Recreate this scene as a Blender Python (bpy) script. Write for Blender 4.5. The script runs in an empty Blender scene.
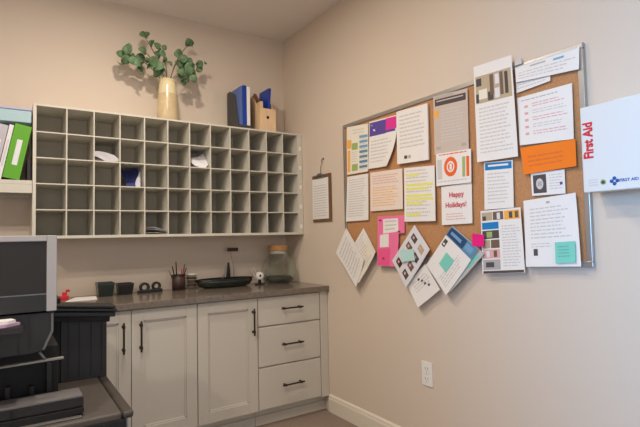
import bpy, bmesh, math, random
from mathutils import Vector, Matrix

# ------------------------------------------------------------------ camera, light, exposure
SC = bpy.context.scene
COL = SC.collection
PI = math.pi

def set_camera():
    f_px, yaw, pitch, roll = 477.0, 0.5837, 0.0490, -0.0211
    loc = Vector((-2.0035, -3.5695, 1.2771))
    w = Vector((math.sin(yaw) * math.cos(pitch), math.cos(yaw) * math.cos(pitch), math.sin(pitch)))
    r0 = Vector((math.cos(yaw), -math.sin(yaw), 0)); u0 = r0.cross(w)
    r = r0 * math.cos(roll) + u0 * math.sin(roll)
    u = -r0 * math.sin(roll) + u0 * math.cos(roll)
    cd = bpy.data.cameras.new('camera'); co = bpy.data.objects.new('camera', cd); COL.objects.link(co)
    cd.sensor_fit = 'HORIZONTAL'; cd.sensor_width = 36.0; cd.lens = f_px * 36.0 / 640.0
    cd.clip_start = 0.05; cd.clip_end = 60
    m = Matrix(((r.x, u.x, -w.x, loc.x), (r.y, u.y, -w.y, loc.y), (r.z, u.z, -w.z, loc.z), (0, 0, 0, 1)))
    co.matrix_world = m
    SC.camera = co
set_camera()

SC.view_settings.view_transform = 'Standard'
SC.view_settings.look = 'None'
SC.view_settings.gamma = 1.0
SC.view_settings.use_curve_mapping = False
SC.view_settings.exposure = 0.14

wd = bpy.data.worlds.new('daylight'); SC.world = wd; wd.use_nodes = True
wd.node_tree.nodes['Background'].inputs['Color'].default_value = (0.62, 0.78, 1.0, 1)
wd.node_tree.nodes['Background'].inputs['Strength'].default_value = 1.0

WARM = (1.0, 0.89, 0.76)
LAMPS = [(-1.40, -1.20, 19, 0.05), (-1.85, -2.20, 20, 0.06), (-3.5, -2.5, 37, 0.055)]    # ceiling downlights: x, y, watts, radius
CEIL = 2.979
def area(name, loc, target, power, color, sx, sy=None, shape='RECTANGLE'):
    ld = bpy.data.lights.new(name, 'AREA'); ld.energy = power; ld.color = color
    ld.shape = shape; ld.size = sx
    if sy: ld.size_y = sy
    o = bpy.data.objects.new(name, ld); COL.objects.link(o); o.location = loc
    o.rotation_euler = (Vector(target) - Vector(loc)).to_track_quat('-Z', 'Y').to_euler()
    return o
for (lx, ly, e, rad) in LAMPS:
    area('downlight_lamp', (lx, ly, CEIL - 0.03), (lx, ly, 0), e, WARM, rad * 2, shape='DISK')
# daylight entering by the window in the left wall, then an added warm fill from the front
wl = area('window_daylight', (-4.50, -3.95, 1.65), (0, -4.1, 1.3), 30, (0.16, 0.50, 1.0), 1.5, 1.4)
wl.data.spread = math.radians(58)
area('front_fill', (-2.2, -5.28, 1.6), (-1.6, 0, 1.3), 15, (1.0, 0.90, 0.80), 2.6, 1.6)

# ------------------------------------------------------------------ materials
def srgb(c):
    return tuple(((v / 255) / 12.92 if v / 255 <= 0.04045 else ((v / 255 + 0.055) / 1.055) ** 2.4) for v in c)
MATS = {}
def mat(name, rgb, rough=0.6, metal=0.0, spec=0.5, noise=0.0, nscale=30.0, bump=0.0, bscale=200.0, trans=0.0, coat=0.0, ior=1.45, alpha=1.0, stretch=None):
    if name in MATS: return MATS[name]
    m = bpy.data.materials.new(name); m.use_nodes = True
    nt = m.node_tree; b = nt.nodes['Principled BSDF']
    c = srgb(rgb)
    b.inputs['Base Color'].default_value = (*c, 1)
    b.inputs['Roughness'].default_value = rough; b.inputs['Metallic'].default_value = metal
    b.inputs['Specular IOR Level'].default_value = spec
    b.inputs['Transmission Weight'].default_value = trans; b.inputs['IOR'].default_value = ior
    b.inputs['Coat Weight'].default_value = coat; b.inputs['Alpha'].default_value = alpha
    if noise or bump:
        tc = nt.nodes.new('ShaderNodeTexCoord'); mp = nt.nodes.new('ShaderNodeMapping')
        nt.links.new(tc.outputs['Object'], mp.inputs['Vector'])
        if stretch: mp.inputs['Scale'].default_value = stretch
    if noise:
        n = nt.nodes.new('ShaderNodeTexNoise'); n.inputs['Scale'].default_value = nscale; n.inputs['Detail'].default_value = 5
        nt.links.new(mp.outputs['Vector'], n.inputs['Vector'])
        mr = nt.nodes.new('ShaderNodeMapRange'); mr.inputs['From Min'].default_value = 0.3; mr.inputs['From Max'].default_value = 0.7
        mr.inputs['To Min'].default_value = 1 - noise; mr.inputs['To Max'].default_value = 1 + noise
        nt.links.new(n.outputs['Fac'], mr.inputs['Value'])
        vm = nt.nodes.new('ShaderNodeVectorMath'); vm.operation = 'SCALE'; vm.inputs[0].default_value = c
        nt.links.new(mr.outputs['Result'], vm.inputs['Scale']); nt.links.new(vm.outputs['Vector'], b.inputs['Base Color'])
    if bump:
        n2 = nt.nodes.new('ShaderNodeTexNoise'); n2.inputs['Scale'].default_value = bscale; n2.inputs['Detail'].default_value = 3
        nt.links.new(mp.outputs['Vector'], n2.inputs['Vector'])
        bp = nt.nodes.new('ShaderNodeBump'); bp.inputs['Strength'].default_value = bump; bp.inputs['Distance'].default_value = 0.002
        nt.links.new(n2.outputs['Fac'], bp.inputs['Height']); nt.links.new(bp.outputs['Normal'], b.inputs['Normal'])
    MATS[name] = m
    return m

def glass(name, rgb, rough=0.02):
    """thin clear glass: mostly see-through with a mirror sheen"""
    if name in MATS: return MATS[name]
    m = bpy.data.materials.new(name); m.use_nodes = True; nt = m.node_tree
    for n in list(nt.nodes): nt.nodes.remove(n)
    out = nt.nodes.new('ShaderNodeOutputMaterial'); mx = nt.nodes.new('ShaderNodeMixShader')
    tr = nt.nodes.new('ShaderNodeBsdfTransparent'); gl = nt.nodes.new('ShaderNodeBsdfGlossy'); lw = nt.nodes.new('ShaderNodeLayerWeight')
    tr.inputs['Color'].default_value = (*srgb(rgb), 1); gl.inputs['Roughness'].default_value = rough
    gl.inputs['Color'].default_value = (0.9, 0.95, 0.93, 1)
    lw.inputs['Blend'].default_value = 0.18
    nt.links.new(lw.outputs['Facing'], mx.inputs['Fac']); nt.links.new(tr.outputs[0], mx.inputs[1]); nt.links.new(gl.outputs[0], mx.inputs[2])
    nt.links.new(mx.outputs[0], out.inputs['Surface'])
    MATS[name] = m
    return m

WALL = mat('painted_wall', (217, 201, 184), 0.75, spec=0.25, bump=0.15, bscale=180)
CEILM = mat('painted_ceiling', (236, 228, 220), 0.9, spec=0.1, bump=0.2, bscale=90)
TRIM = mat('trim_paint', (226, 216, 200), 0.4)
FLOORM = mat('carpet', (142, 126, 114), 0.95, spec=0.1, noise=0.25, nscale=160, bump=0.6, bscale=400)
CAB = mat('cabinet_paint', (200, 193, 181), 0.42, spec=0.4)
CABIN = mat('cabinet_gap_shadow_box', (70, 62, 54), 0.8)
COUNTER = mat('polished_stone', (116, 105, 94), 0.17, spec=0.6, noise=0.22, nscale=70)
BRONZE = mat('dark_bronze', (58, 48, 41), 0.35, metal=0.5)
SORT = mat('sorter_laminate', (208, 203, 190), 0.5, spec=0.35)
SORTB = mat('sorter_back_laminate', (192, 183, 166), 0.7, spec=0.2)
CORK = mat('cork', (188, 138, 96), 0.9, spec=0.1, noise=0.13, nscale=120, bump=0.3, bscale=300)
ALU = mat('aluminium', (185, 182, 178), 0.32, metal=0.75)
PAPER = mat('paper_white', (236, 232, 228), 0.7, spec=0.2)
PAPERC = mat('paper_cream', (236, 229, 214), 0.7, spec=0.2)
PAPERG = mat('paper_mushroom', (204, 188, 176), 0.7, spec=0.2)
PAPERO = mat('paper_orange', (244, 128, 38), 0.65, spec=0.2)
INK = mat('ink_grey', (176, 172, 172), 0.7, spec=0.2)
INKL = mat('ink_pale', (206, 202, 200), 0.7, spec=0.2)
INKD = mat('ink_dark', (88, 80, 80), 0.7, spec=0.2)
INKR = mat('ink_red', (214, 70, 84), 0.7, spec=0.2)
INKRP = mat('ink_pale_red', (222, 172, 170), 0.7, spec=0.2)
INKO = mat('ink_orange', (238, 106, 50), 0.7, spec=0.2)
INKB = mat('ink_blue', (40, 128, 190), 0.7, spec=0.2)
INKBL = mat('ink_pale_blue', (120, 165, 200), 0.7, spec=0.2)
INKP = mat('ink_purple', (98, 80, 158), 0.7, spec=0.2)
INKM = mat('ink_magenta', (222, 62, 150), 0.7, spec=0.2)
INKG = mat('ink_green', (160, 180, 110), 0.7, spec=0.2)
INKY = mat('ink_yellow', (234, 230, 132), 0.7, spec=0.2)
INKOY = mat('ink_amber', (240, 178, 84), 0.7, spec=0.2)
TEALN = mat('sticky_note_teal', (128, 208, 190), 0.7, spec=0.2)
MINT = mat('sticky_note_mint', (184, 220, 214), 0.7, spec=0.2)
PINKN = mat('sticky_note_pink', (242, 122, 166), 0.7, spec=0.2)
HOT = mat('hot_pink', (232, 32, 128), 0.6, spec=0.3)
NAVY = mat('ink_navy', (44, 72, 112), 0.6)
SLATE = mat('ink_slate_blue', (96, 140, 172), 0.6)
TAN = mat('photo_tan', (186, 168, 138), 0.6)
BROWN = mat('photo_brown', (116, 90, 76), 0.6)
WHITEP = mat('white_plastic', (236, 232, 226), 0.35)
AIDW = mat('white_enamel', (222, 223, 222), 0.3, spec=0.5)
AIDR = mat('sign_red', (206, 40, 48), 0.5)
AIDB = mat('sign_blue', (40, 90, 170), 0.5)
BLACKP = mat('black_plastic', (27, 26, 27), 0.38)
BLACKM = mat('black_matt', (20, 19, 20), 0.7)
CHAR = mat('charcoal_plastic', (39, 37, 38), 0.45)
CHARL = mat('grey_copier_shelf', (82, 75, 69), 0.5, noise=0.06, nscale=40)
COPG = mat('pale_grey_plastic', (178, 174, 174), 0.45)
COPD = mat('dark_panel_plastic', (35, 31, 29), 0.5)
WOOD = mat('light_birch', (228, 194, 154), 0.5, noise=0.08, nscale=8, stretch=(6, 6, 1))
CORKL = mat('cork_lid', (190, 140, 88), 0.85, noise=0.15, nscale=90)
BROWNW = mat('hardboard', (120, 86, 60), 0.6, noise=0.1, nscale=40)
GREENB = mat('green_cover', (92, 164, 26), 0.4)
GREYB = mat('grey_cover', (186, 182, 190), 0.5)
WHITEB = mat('white_cover', (224, 222, 226), 0.45)
DARKB = mat('gap_dark', (50, 42, 46), 0.6)
TEALB = mat('pale_teal_box', (168, 198, 204), 0.5)
LILAC = mat('lilac_lid', (184, 180, 208), 0.5)
BLUEB = mat('blue_cover', (22, 62, 160), 0.4)
BLUEL = mat('pale_blue_cover', (84, 106, 168), 0.5)
FILEG = mat('dark_grey_file', (66, 66, 66), 0.6)
LEAF = mat('eucalyptus_leaf', (96, 124, 88), 0.55, noise=0.3, nscale=25)
STEM = mat('eucalyptus_stem', (104, 92, 62), 0.7)
VASEG = mat('gold_glaze', (204, 182, 142), 0.22, spec=0.6, noise=0.12, nscale=14)
VASET = mat('cream_glaze', (224, 208, 166), 0.18, spec=0.6)
JAR = glass('clear_glass', (251, 253, 252))
PEBBLE = mat('dark_pebbles', (66, 70, 62), 0.6, noise=0.3, nscale=60)
STEEL = mat('steel', (170, 168, 166), 0.25, metal=0.9)
REDP = mat('red_plastic', (206, 36, 48), 0.4)
DKBR = mat('dark_brown_card', (70, 44, 40), 0.6)
GREENK = mat('dark_green_glaze', (34, 40, 35), 0.25, spec=0.6)
PINKP = mat('pale_pink_paper', (196, 160, 182), 0.6)
LAMPM = bpy.data.materials.new('lit_lens'); LAMPM.use_nodes = True
LAMPM.node_tree.nodes['Principled BSDF'].inputs['Emission Color'].default_value = (1, 0.85, 0.7, 1)
LAMPM.node_tree.nodes['Principled BSDF'].inputs['Emission Strength'].default_value = 3.0

# ------------------------------------------------------------------ mesh helpers (all coordinates in metres in the room)
class MB:
    def __init__(s):
        s.v = []; s.f = []; s.m = []; s.mats = []; s.sm = []
    def mi(s, m):
        if m not in s.mats: s.mats.append(m)
        return s.mats.index(m)
    def add(s, vs, fs, m, smooth=False):
        o = len(s.v); s.v += [Vector(v) for v in vs]; k = s.mi(m)
        for f in fs: s.f.append([i + o for i in f]); s.m.append(k); s.sm.append(smooth)
        return s
    def box(s, x0, x1, y0, y1, z0, z1, m, M=None):
        vs = [Vector((x, y, z)) for z in (z0, z1) for y in (y0, y1) for x in (x0, x1)]
        if M is not None: vs = [M @ v for v in vs]
        return s.add(vs, [(0, 2, 3, 1), (4, 5, 7, 6), (0, 1, 5, 4), (2, 6, 7, 3), (0, 4, 6, 2), (1, 3, 7, 5)], m)
    def tube(s, pts, r, m, n=10, closed_ends=True):
        pts = [Vector(p) for p in pts]
        rs = r if isinstance(r, (list, tuple)) else [r] * len(pts)
        vs = []; fs = []
        up = Vector((0.13, 0.31, 0.94))
        for i, p in enumerate(pts):
            t = (pts[min(i + 1, len(pts) - 1)] - pts[max(i - 1, 0)]).normalized()
            a = t.cross(up)
            if a.length < 1e-3: a = t.cross(Vector((1, 0, 0)))
            a.normalize(); b = t.cross(a)
            for k in range(n):
                q = 2 * PI * k / n
                vs.append(p + (a * math.cos(q) + b * math.sin(q)) * rs[i])
        for i in range(len(pts) - 1):
            for k in range(n):
                fs.append((i * n + k, i * n + (k + 1) % n, (i + 1) * n + (k + 1) % n, (i + 1) * n + k))
        if closed_ends:
            fs.append(tuple(range(n - 1, -1, -1))); fs.append(tuple(range((len(pts) - 1) * n, len(pts) * n)))
        return s.add(vs, fs, m, True)
    def lathe(s, c, prof, m, n=28, sx=1, sy=1):
        """prof: list of (r, z) going round the outline; ends with r=0 close"""
        c = Vector(c); vs = []; fs = []; rings = []
        for (r, z) in prof:
            if r < 1e-6: rings.append([len(vs)]); vs.append(c + Vector((0, 0, z)))
            else:
                rings.append(list(range(len(vs), len(vs) + n)))
                for k in range(n):
                    q = 2 * PI * k / n; vs.append(c + Vector((r * sx * math.cos(q), r * sy * math.sin(q), z)))
        for a, b in zip(rings[:-1], rings[1:]):
            for k in range(n):
                k2 = (k + 1) % n
                if len(a) == 1 and len(b) == 1: continue
                if len(a) == 1: fs.append((a[0], b[k2], b[k]))
                elif len(b) == 1: fs.append((a[k], a[k2], b[0]))
                else: fs.append((a[k], a[k2], b[k2], b[k]))
        return s.add(vs, fs, m, True)
    def prism(s, poly, axis, a0, a1, m):
        """poly in the two other axes, extruded along axis from a0 to a1"""
        def P(p, a):
            return {'x': (a, p[0], p[1]), 'y': (p[0], a, p[1]), 'z': (p[0], p[1], a)}[axis]
        n = len(poly); vs = [P(p, a0) for p in poly] + [P(p, a1) for p in poly]
        fs = [tuple(range(n)), tuple(range(2 * n - 1, n - 1, -1))] + [(i, i + n, (i + 1) % n + n, (i + 1) % n) for i in range(n)]
        return s.add(vs, fs, m)
    def build(s, name, parent=None, bevel=0.0, seg=2, origin=None):
        me = bpy.data.meshes.new(name)
        if origin is None:
            if parent is not None: origin = world_loc(parent)
            else:
                xs = [v.x for v in s.v]; ys = [v.y for v in s.v]; zs = [v.z for v in s.v]
                origin = Vector(((min(xs) + max(xs)) / 2, (min(ys) + max(ys)) / 2, min(zs)))
        origin = Vector(origin)
        me.from_pydata([v - origin for v in s.v], [], s.f)
        for m in s.mats: me.materials.append(m)
        for p, k, sm in zip(me.polygons, s.m, s.sm): p.material_index = k; p.use_smooth = sm
        bm = bmesh.new(); bm.from_mesh(me); bmesh.ops.recalc_face_normals(bm, faces=bm.faces); bm.to_mesh(me); bm.free()
        o = bpy.data.objects.new(name, me); COL.objects.link(o)
        if parent is not None:
            o.parent = parent; o.location = origin - world_loc(parent)
        else: o.location = origin
        if bevel:
            b = o.modifiers.new('edge', 'BEVEL'); b.width = bevel; b.segments = seg; b.limit_method = 'ANGLE'; b.angle_limit = 0.7
        return o
def world_loc(o):
    p = Vector(o.location)
    while o.parent is not None: o = o.parent; p = p + Vector(o.location)
    return p
def tag(o, label=None, cat=None, group=None, kind=None):
    if label: o['label'] = label
    if cat: o['category'] = cat
    if group: o['group'] = group
    if kind: o['kind'] = kind
    return o
def thing(name, label, cat, loc, group=None):
    o = bpy.data.objects.new(name, None); COL.objects.link(o); o.location = loc; o.empty_display_size = 0.05
    return tag(o, label, cat, group)
def text_into(mb, s, origin, xa, ya, size, m, depth=0.0006, bold=0.0, align='LEFT', sx=1.0):
    cu = bpy.data.curves.new('lettering', 'FONT'); cu.body = s; cu.size = size; cu.align_x = align
    cu.extrude = depth; cu.offset = bold; cu.resolution_u = 3
    o = bpy.data.objects.new('lettering', cu); COL.objects.link(o)
    bpy.context.view_layer.update()
    me = bpy.data.meshes.new_from_object(o.evaluated_get(bpy.context.evaluated_depsgraph_get()))
    xa = Vector(xa); ya = Vector(ya); na = xa.cross(ya); og = Vector(origin)
    mb.add([og + xa * v.co.x * sx + ya * v.co.y + na * v.co.z for v in me.vertices], [tuple(p.vertices) for p in me.polygons], m)
    bpy.data.objects.remove(o); bpy.data.curves.remove(cu); bpy.data.meshes.remove(me)
RNG = random.Random(7)

# ------------------------------------------------------------------ the room
XL, YF = -4.6, -5.4
def struct(name, mb, **k): return tag(mb.build(name, **k), kind='structure')
struct('floor', MB().box(XL - .1, .1, YF - .1, .1, -.1, 0, FLOORM))
struct('ceiling', MB().box(XL - .1, .1, YF - .1, .1, CEIL, CEIL + .1, CEILM))
struct('wall_back', MB().box(XL - .1, .1, 0, .1, 0, CEIL, WALL))
struct('wall_right', MB().box(0, .1, YF, 0, 0, CEIL, WALL))
def wall_with_hole(name, axis, a0, a1, c, t, h0, h1, z0, z1):
    mb = MB()
    def b(p, q, r, s_):
        if axis == 'y': mb.box(c, c + t, p, q, r, s_, WALL)
        else: mb.box(p, q, c, c + t, r, s_, WALL)
    b(a0, h0, 0, CEIL); b(h1, a1, 0, CEIL); b(h0, h1, 0, z0); b(h0, h1, z1, CEIL)
    struct(name, mb)
wall_with_hole('wall_left', 'y', YF, 0, XL - .1, .1, -4.55, -2.95, .9, 2.4)
wall_with_hole('wall_front', 'x', XL, 0, YF - .1, .1, -3.6, -.8, .75, 2.45)
def window(name, axis, c, h0, h1, z0, z1):
    mb = MB(); w = .05
    def b(p, q, r, s_, m=WHITEP, a=-.08, d=-.03):
        if axis == 'y': mb.box(c + a, c + d, p, q, r, s_, m)
        else: mb.box(p, q, c + a, c + d, r, s_, m)
    b(h0, h0 + w, z0, z1); b(h1 - w, h1, z0, z1); b(h0 + w, h1 - w, z0, z0 + w); b(h0 + w, h1 - w, z1 - w, z1)
    mid = (h0 + h1) / 2; b(mid - .02, mid + .02, z0 + w, z1 - w)
    b(h0 + w, h1 - w, z0 + w, z1 - w, JAR, -.058, -.054)
    struct(name, mb)
window('window_1', 'y', XL, -4.55, -2.95, .9, 2.4)
window('window_2', 'x', YF, -3.6, -.8, .75, 2.45)
def skirting(name, poly_axis, a0, a1, side):
    # profile: out from wall, height
    pr = [(0, 0), (.014, 0), (.014, .092), (.010, .104), (.010, .112), (.004, .122), (0, .124)]
    mb = MB()
    if poly_axis == 'y': mb.prism([(side[0] + side[1] * a, b) for a, b in pr], 'y', a0, a1, TRIM)
    else: mb.prism([(side[0] + side[1] * a, b) for a, b in pr], 'x', a0, a1, TRIM)
    struct(name, mb)
skirting('baseboard_right', 'y', YF + .02, -.617, (0, -1))
skirting('baseboard_left', 'y', YF + .02, -.02, (XL, 1))
skirting('baseboard_front', 'x', XL + .02, -.02, (YF, 1))
skirting('baseboard_back', 'x', XL + .02, -1.80, (0, -1))
for (lx, ly, e, rad) in LAMPS:
    t = thing('ceiling_light', 'round recessed downlight in the ceiling, %s' % {19: 'the one right in front of the mail sorter', 20: 'the one before the notice board', 37: 'the one nearest the left wall'}[e], 'ceiling light', (lx, ly, CEIL - .012), 'recessed downlights')
    MB().lathe((lx, ly, CEIL - .012), [(rad + .006, .012), (rad + .03, .012), (rad + .03, .004), (rad + .02, 0), (rad + .006, 0), (rad + .006, .012)], WHITEP).build('trim_ring', t)
    MB().lathe((lx, ly, CEIL - .006), [(0, 0), (rad, 0), (rad, .004), (0, .004)], LAMPM).build('lens', t)

# ------------------------------------------------------------------ base cabinets and worktop
FY = -.615      # plane of the door fronts
def bar_pull(parent, p0, p1):
    """a straight bar pull on two posts, from p0 to p1 on the front plane"""
    mb = MB(); p0 = Vector(p0); p1 = Vector(p1); d = (p1 - p0).normalized(); out = Vector((0, -.026, 0))
    mb.tube([p0 - d * .012 + out, p1 + d * .012 + out], .0058, BRONZE)
    for p in (p0 + d * .012, p1 - d * .012):
        mb.tube([p, p + out], .0048, BRONZE)
        mb.tube([p + Vector((0, 0, 0)), p + Vector((0, -.003, 0))], .009, BRONZE)
        mb.tube([p + out - d * .008, p + out + d * .008], .0085, BRONZE)
    return mb.build('handle', parent, bevel=.001)
def shaker_door(parent, x0, x1, z0, z1, stile, hx):
    mb = MB(); s = stile; t = .019; y1 = FY + t
    # frame with inset field and a small ogee ledge, all one piece of joinery
    mb.box(x0, x0 + s, FY, y1, z0, z1, CAB); mb.box(x1 - s, x1, FY, y1, z0, z1, CAB)
    mb.box(x0 + s, x1 - s, FY, y1, z0, z0 + s, CAB); mb.box(x0 + s, x1 - s, FY, y1, z1 - s, z1, CAB)
    mb.box(x0 + s - .002, x1 - s + .002, FY + .0125, y1 - .002, z0 + s - .002, z1 - s + .002, CAB)
    L = .010
    for (a, b, c, d) in ((x0 + s, x0 + s + L, z0 + s, z1 - s), (x1 - s - L, x1 - s, z0 + s, z1 - s), (x0 + s, x1 - s, z0 + s, z0 + s + L), (x0 + s, x1 - s, z1 - s - L, z1 - s)):
        mb.box(a, b, FY + .0065, y1 - .004, c, d, CAB)
    o = mb.build('door', parent, bevel=.0015)
    bar_pull(o, (hx, FY, .640), (hx, FY, .795))
    return o
def carcass(parent, x0, x1, right_filler=0):
    g = .0008
    MB().box(x0 + g, x1 - g, FY + .022, -.002, .112, .877, CAB).build('body', parent)
    mb = MB(); mb.box(x0 + g, x1 - g + right_filler * 0, FY + .075, FY + .09, 0.0, .111, CAB)
    mb.box(x0 + g, x1 - g, FY + .062, FY + .0745, 0.0, .062, CAB)
    mb.build('toe_kick', parent, bevel=.001)
c1 = thing('base_cabinet', 'greige two-door base cabinet beside the copier with paired dark bar handles', 'cabinet', (-1.39, -.3, 0))
carcass(c1, -1.785, -.992)
shaker_door(c1, -1.783, -1.3875, .118, .872, .068, -1.431)
shaker_door(c1, -1.3835, -.9945, .118, .872, .068, -1.334)
c2 = thing('base_cabinet', 'greige single-door base cabinet between the two-door unit and the drawers', 'cabinet', (-.78, -.3, 0))
carcass(c2, -.991, -.574)
shaker_door(c2, -.989, -.5765, .118, .872, .068, -.610)
c3 = thing('drawer_cabinet', 'greige three-drawer base cabinet in the corner under the glass jar', 'cabinet', (-.3, -.3, 0))
carcass(c3, -.573, -.002)
MB().box(-.068, -.003, FY + .002, FY + .021, .112, .876, CAB).build('filler_strip', c3, bevel=.001)
for (z0, z1, hz) in ((.676, .872, .786), (.404, .670, .540), (.118, .398, .262)):
    o = MB().box(-.5705, -.0725, FY, FY + .019, z0 + .001, z1 - .001, CAB).build('drawer', c3, bevel=.005, seg=2)
    bar_pull(o, (-.390, FY, hz), (-.240, FY, hz))
ct = MB().box(-1.79, -.001, -.640, -.001, .878, .916, COUNTER).build('countertop', bevel=.003)
tag(ct, 'dark brown polished stone worktop running over the greige base cabinets', 'worktop')

# ------------------------------------------------------------------ mail sorter
SX0, SX1, SZ0, SZ1, SD = -1.872, -.003, 1.300, 2.110, .296
ms = thing('mail_sorter', 'large wall-mounted greige mail sorter with sixty square open pigeonholes', 'mail sorter', (-.94, -.01, SZ0))
TH = .007
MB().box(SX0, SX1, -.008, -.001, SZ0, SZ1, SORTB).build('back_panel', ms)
MB().box(SX0, SX0 + .018, -SD, -.0085, SZ0 + .0182, SZ1 - .0125, SORT).build('side_panel', ms, bevel=.001)
MB().box(-.046, SX1, -SD, -.0085, SZ0 + .0182, SZ1 - .0125, SORT).build('side_panel', ms, bevel=.001)
MB().box(SX0, SX1, -SD, -.0085, SZ1 - .012, SZ1, SORT).build('top_panel', ms, bevel=.001)
MB().box(SX0, SX1, -SD - .004, -.0085, SZ0, SZ0 + .018, SORT).build('bottom_panel', ms, bevel=.001)
CX0, CX1 = SX0 + .018, -.046
COLX = [CX0, -1.693, -1.540, -1.386, -1.232, -1.078, -.926, -.774, -.622, -.471, -.323, -.181, CX1]
RZ0, RZ1 = SZ0 + .018, SZ1 - .012; DZ = (RZ1 - RZ0) / 5
def shelf_z(i): return RZ0 + DZ * i
for i in range(1, 5):
    MB().box(CX0, CX1, -SD + .002, -.0085, shelf_z(i) - TH / 2, shelf_z(i) + TH / 2, SORT).build('shelf', ms)
for i in range(1, 12):
    x = COLX[i]
    mb = MB()
    for r in range(5):
        mb.box(x - TH / 2, x + TH / 2, -SD + .001, -.0085, shelf_z(r) + (TH / 2 if r else 0) + .0002, shelf_z(r + 1) - (TH / 2 if r < 4 else 0) - .0002, SORT)
    mb.build('divider', ms)
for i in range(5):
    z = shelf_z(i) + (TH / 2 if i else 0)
    tag(MB().box(-.034, -.014, -SD - .0012, -SD, z + .03, z + .062, WHITEP).build('light_fleck', ms), 'small white fleck standing for light')  # white flecks stand for blobs of light falling on the end panel
# mail lying in the pigeonholes
def cell(col, row):     # row 0 = bottom; the cell's left, right and floor
    return COLX[col] + TH / 2, COLX[col + 1] - TH / 2, shelf_z(row) + (TH / 2 if row else 0)
def slip(name, label, col, row, pts, y0, y1, m, cat='paper', t=.0015):
    """a sheet whose front edge follows pts (x, z inside the cell), running back into it"""
    xa, xb, z = cell(col, row); n = len(pts); vs = []
    for (y, sc) in ((y0, 1.0), (y1, .9)):
        for k in (0, 1):
            vs += [(xa + .003 + px_ * (xb - xa - .006), y, z + pz * sc + .0008 + k * t) for px_, pz in pts]
    fs = []
    for i in range(n - 1):
        fs += [(i, i + 1, 2 * n + i + 1, 2 * n + i), (n + i, 3 * n + i, 3 * n + i + 1, n + i + 1), (i, n + i, n + i + 1, i + 1), (2 * n + i, 2 * n + i + 1, 3 * n + i + 1, 3 * n + i)]
    fs += [(0, 2 * n, 3 * n, n), (n - 1, 2 * n - 1, 4 * n - 1, 3 * n - 1)]
    mb = MB(); mb.add(vs, fs, m, True)
    return tag(mb.build(name), label, cat)
def standing(name, label, col, row, pts, yb, yt, m, cat='paper', bow=.02):
    """a sheet leaning back in its pigeonhole: outline pts in fractions of the cell, foot at yb, top at yt"""
    xa, xb, z = cell(col, row); W = xb - xa - .004; H = DZ - TH - .004
    def P(u, v, o): return (xa + .002 + u * W, yb + (yt - yb) * v + bow * math.sin(PI * u) * (1 if v < 2 else 0) + o, z + .0006 + v * H)
    n = len(pts); vs = [P(u, v, 0) for u, v in pts] + [P(u, v, .0012) for u, v in pts]
    mb = MB(); mb.add(vs, [tuple(range(n)), tuple(range(2 * n - 1, n - 1, -1))] + [(i, i + n, (i + 1) % n + n, (i + 1) % n) for i in range(n)], m)
    return tag(mb.build(name), label, cat)
standing('folded_paper', 'white paper bowed up in the third pigeonhole of the second row', 2, 3, [(0, .22), (0, .46), (.25, .50), (.55, .46), (.85, .34), (1, .16), (1, .04), (.7, 0), (.45, .02), (.25, .14)], -.285, -.20, GREYB)
standing('folded_paper', 'dark flyer slumped under the white paper in the third pigeonhole', 2, 3, [(0, 0), (0, .36), (.18, .34), (.55, .12), (.62, 0)], -.270, -.18, INKD)
standing('brochure', 'blue brochure standing bent in the fourth pigeonhole of the third row', 3, 2, [(.30, 0), (.36, .30), (.25, .86), (.6, .90), (1, .97), (1, 0)], -.24, -.12, mat('brochure_indigo', (56, 62, 122), .5), 'brochure')
standing('folded_paper', 'white inner sheet tucked in front of the blue brochure', 3, 2, [(.68, 0), (.70, .25), (.84, .55), (.97, .85), (.92, .35), (.88, 0)], -.28, -.20, GREYB)
standing('curled_paper', 'white sheet curled up in the seventh pigeonhole of the second row', 6, 3, [(0, .46), (.3, .56), (.6, .62), (.99, .86), (.99, .18), (.85, .02), (.6, 0), (.3, .10), (.1, .28)], -.285, -.15, WHITEB)
for k in range(4):
    slip('folded_paper', ['lowest sheet of the fan of papers in a bottom pigeonhole', 'second sheet up in the fan of papers, dark edged', 'third sheet up in the fan of papers, white', 'topmost sheet of the fan of papers in the bottom row'][k],
         5 - 1, 0, [(0, .008 + .013 * k), (.5, .004 + .012 * k + .006), (1, .002 + .007 * k)], -.288 + .006 * k, -.06, [PAPER, INKD, PAPER, INKL][k])
# ------------------------------------------------------------------ shelf at the far left with binders
sh = thing('wall_shelf', 'greige wall shelf left of the mail sorter carrying the binders', 'shelf', (-2.25, -.15, 1.575))
MB().box(-2.62, -1.8745, -.30, -.002, 1.622, 1.645, SORT).build('board', sh, bevel=.001)
MB().box(-2.62, -1.8745, -.30, -.282, 1.570, 1.6215, SORT).build('front_rail', sh, bevel=.001)
MB().box(-2.62, -1.8745, -.022, -.002, 1.560, 1.6215, SORT).build('wall_cleat', sh, bevel=.001)
def binder(name, label, x, w, tilt, h, m, group='binders on the wall shelf', y0=-.29, y1=-.03, cover=True):
    """standing on the shelf, spine facing the room, leaning right by tilt radians"""
    z0 = 1.6455
    t = thing(name, label, 'binder', (x, -.16, z0), group)
    M = Matrix.Translation((x + w, 0, z0 + .0)) @ Matrix.Rotation(tilt, 4, 'Y') @ Matrix.Translation((-w - x, 0, -z0))
    if tilt > 0: pass
    mb = MB(); c = .003
    mb.box(x, x + c, y0, y1, z0, z0 + h, m, M); mb.box(x + w - c, x + w, y0, y1, z0, z0 + h, m, M); mb.box(x + c, x + w - c, y0, y0 + c, z0, z0 + h, m, M)
    mb.build('cover', t)
    MB().box(x + c + .001, x + w - c - .001, y0 + .008, y1 - .006, z0 + .006, z0 + h - .012, PAPER, M).build('pages', t)
    mb = MB(); mb.box(x + w * .34, x + w * .66, y0 - .0012, y0 - .0004, z0 + h * .25, z0 + h * .72, WHITEB if m is not WHITEB else INKL, M)
    mb.build('spine_label', t)
    return t
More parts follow.
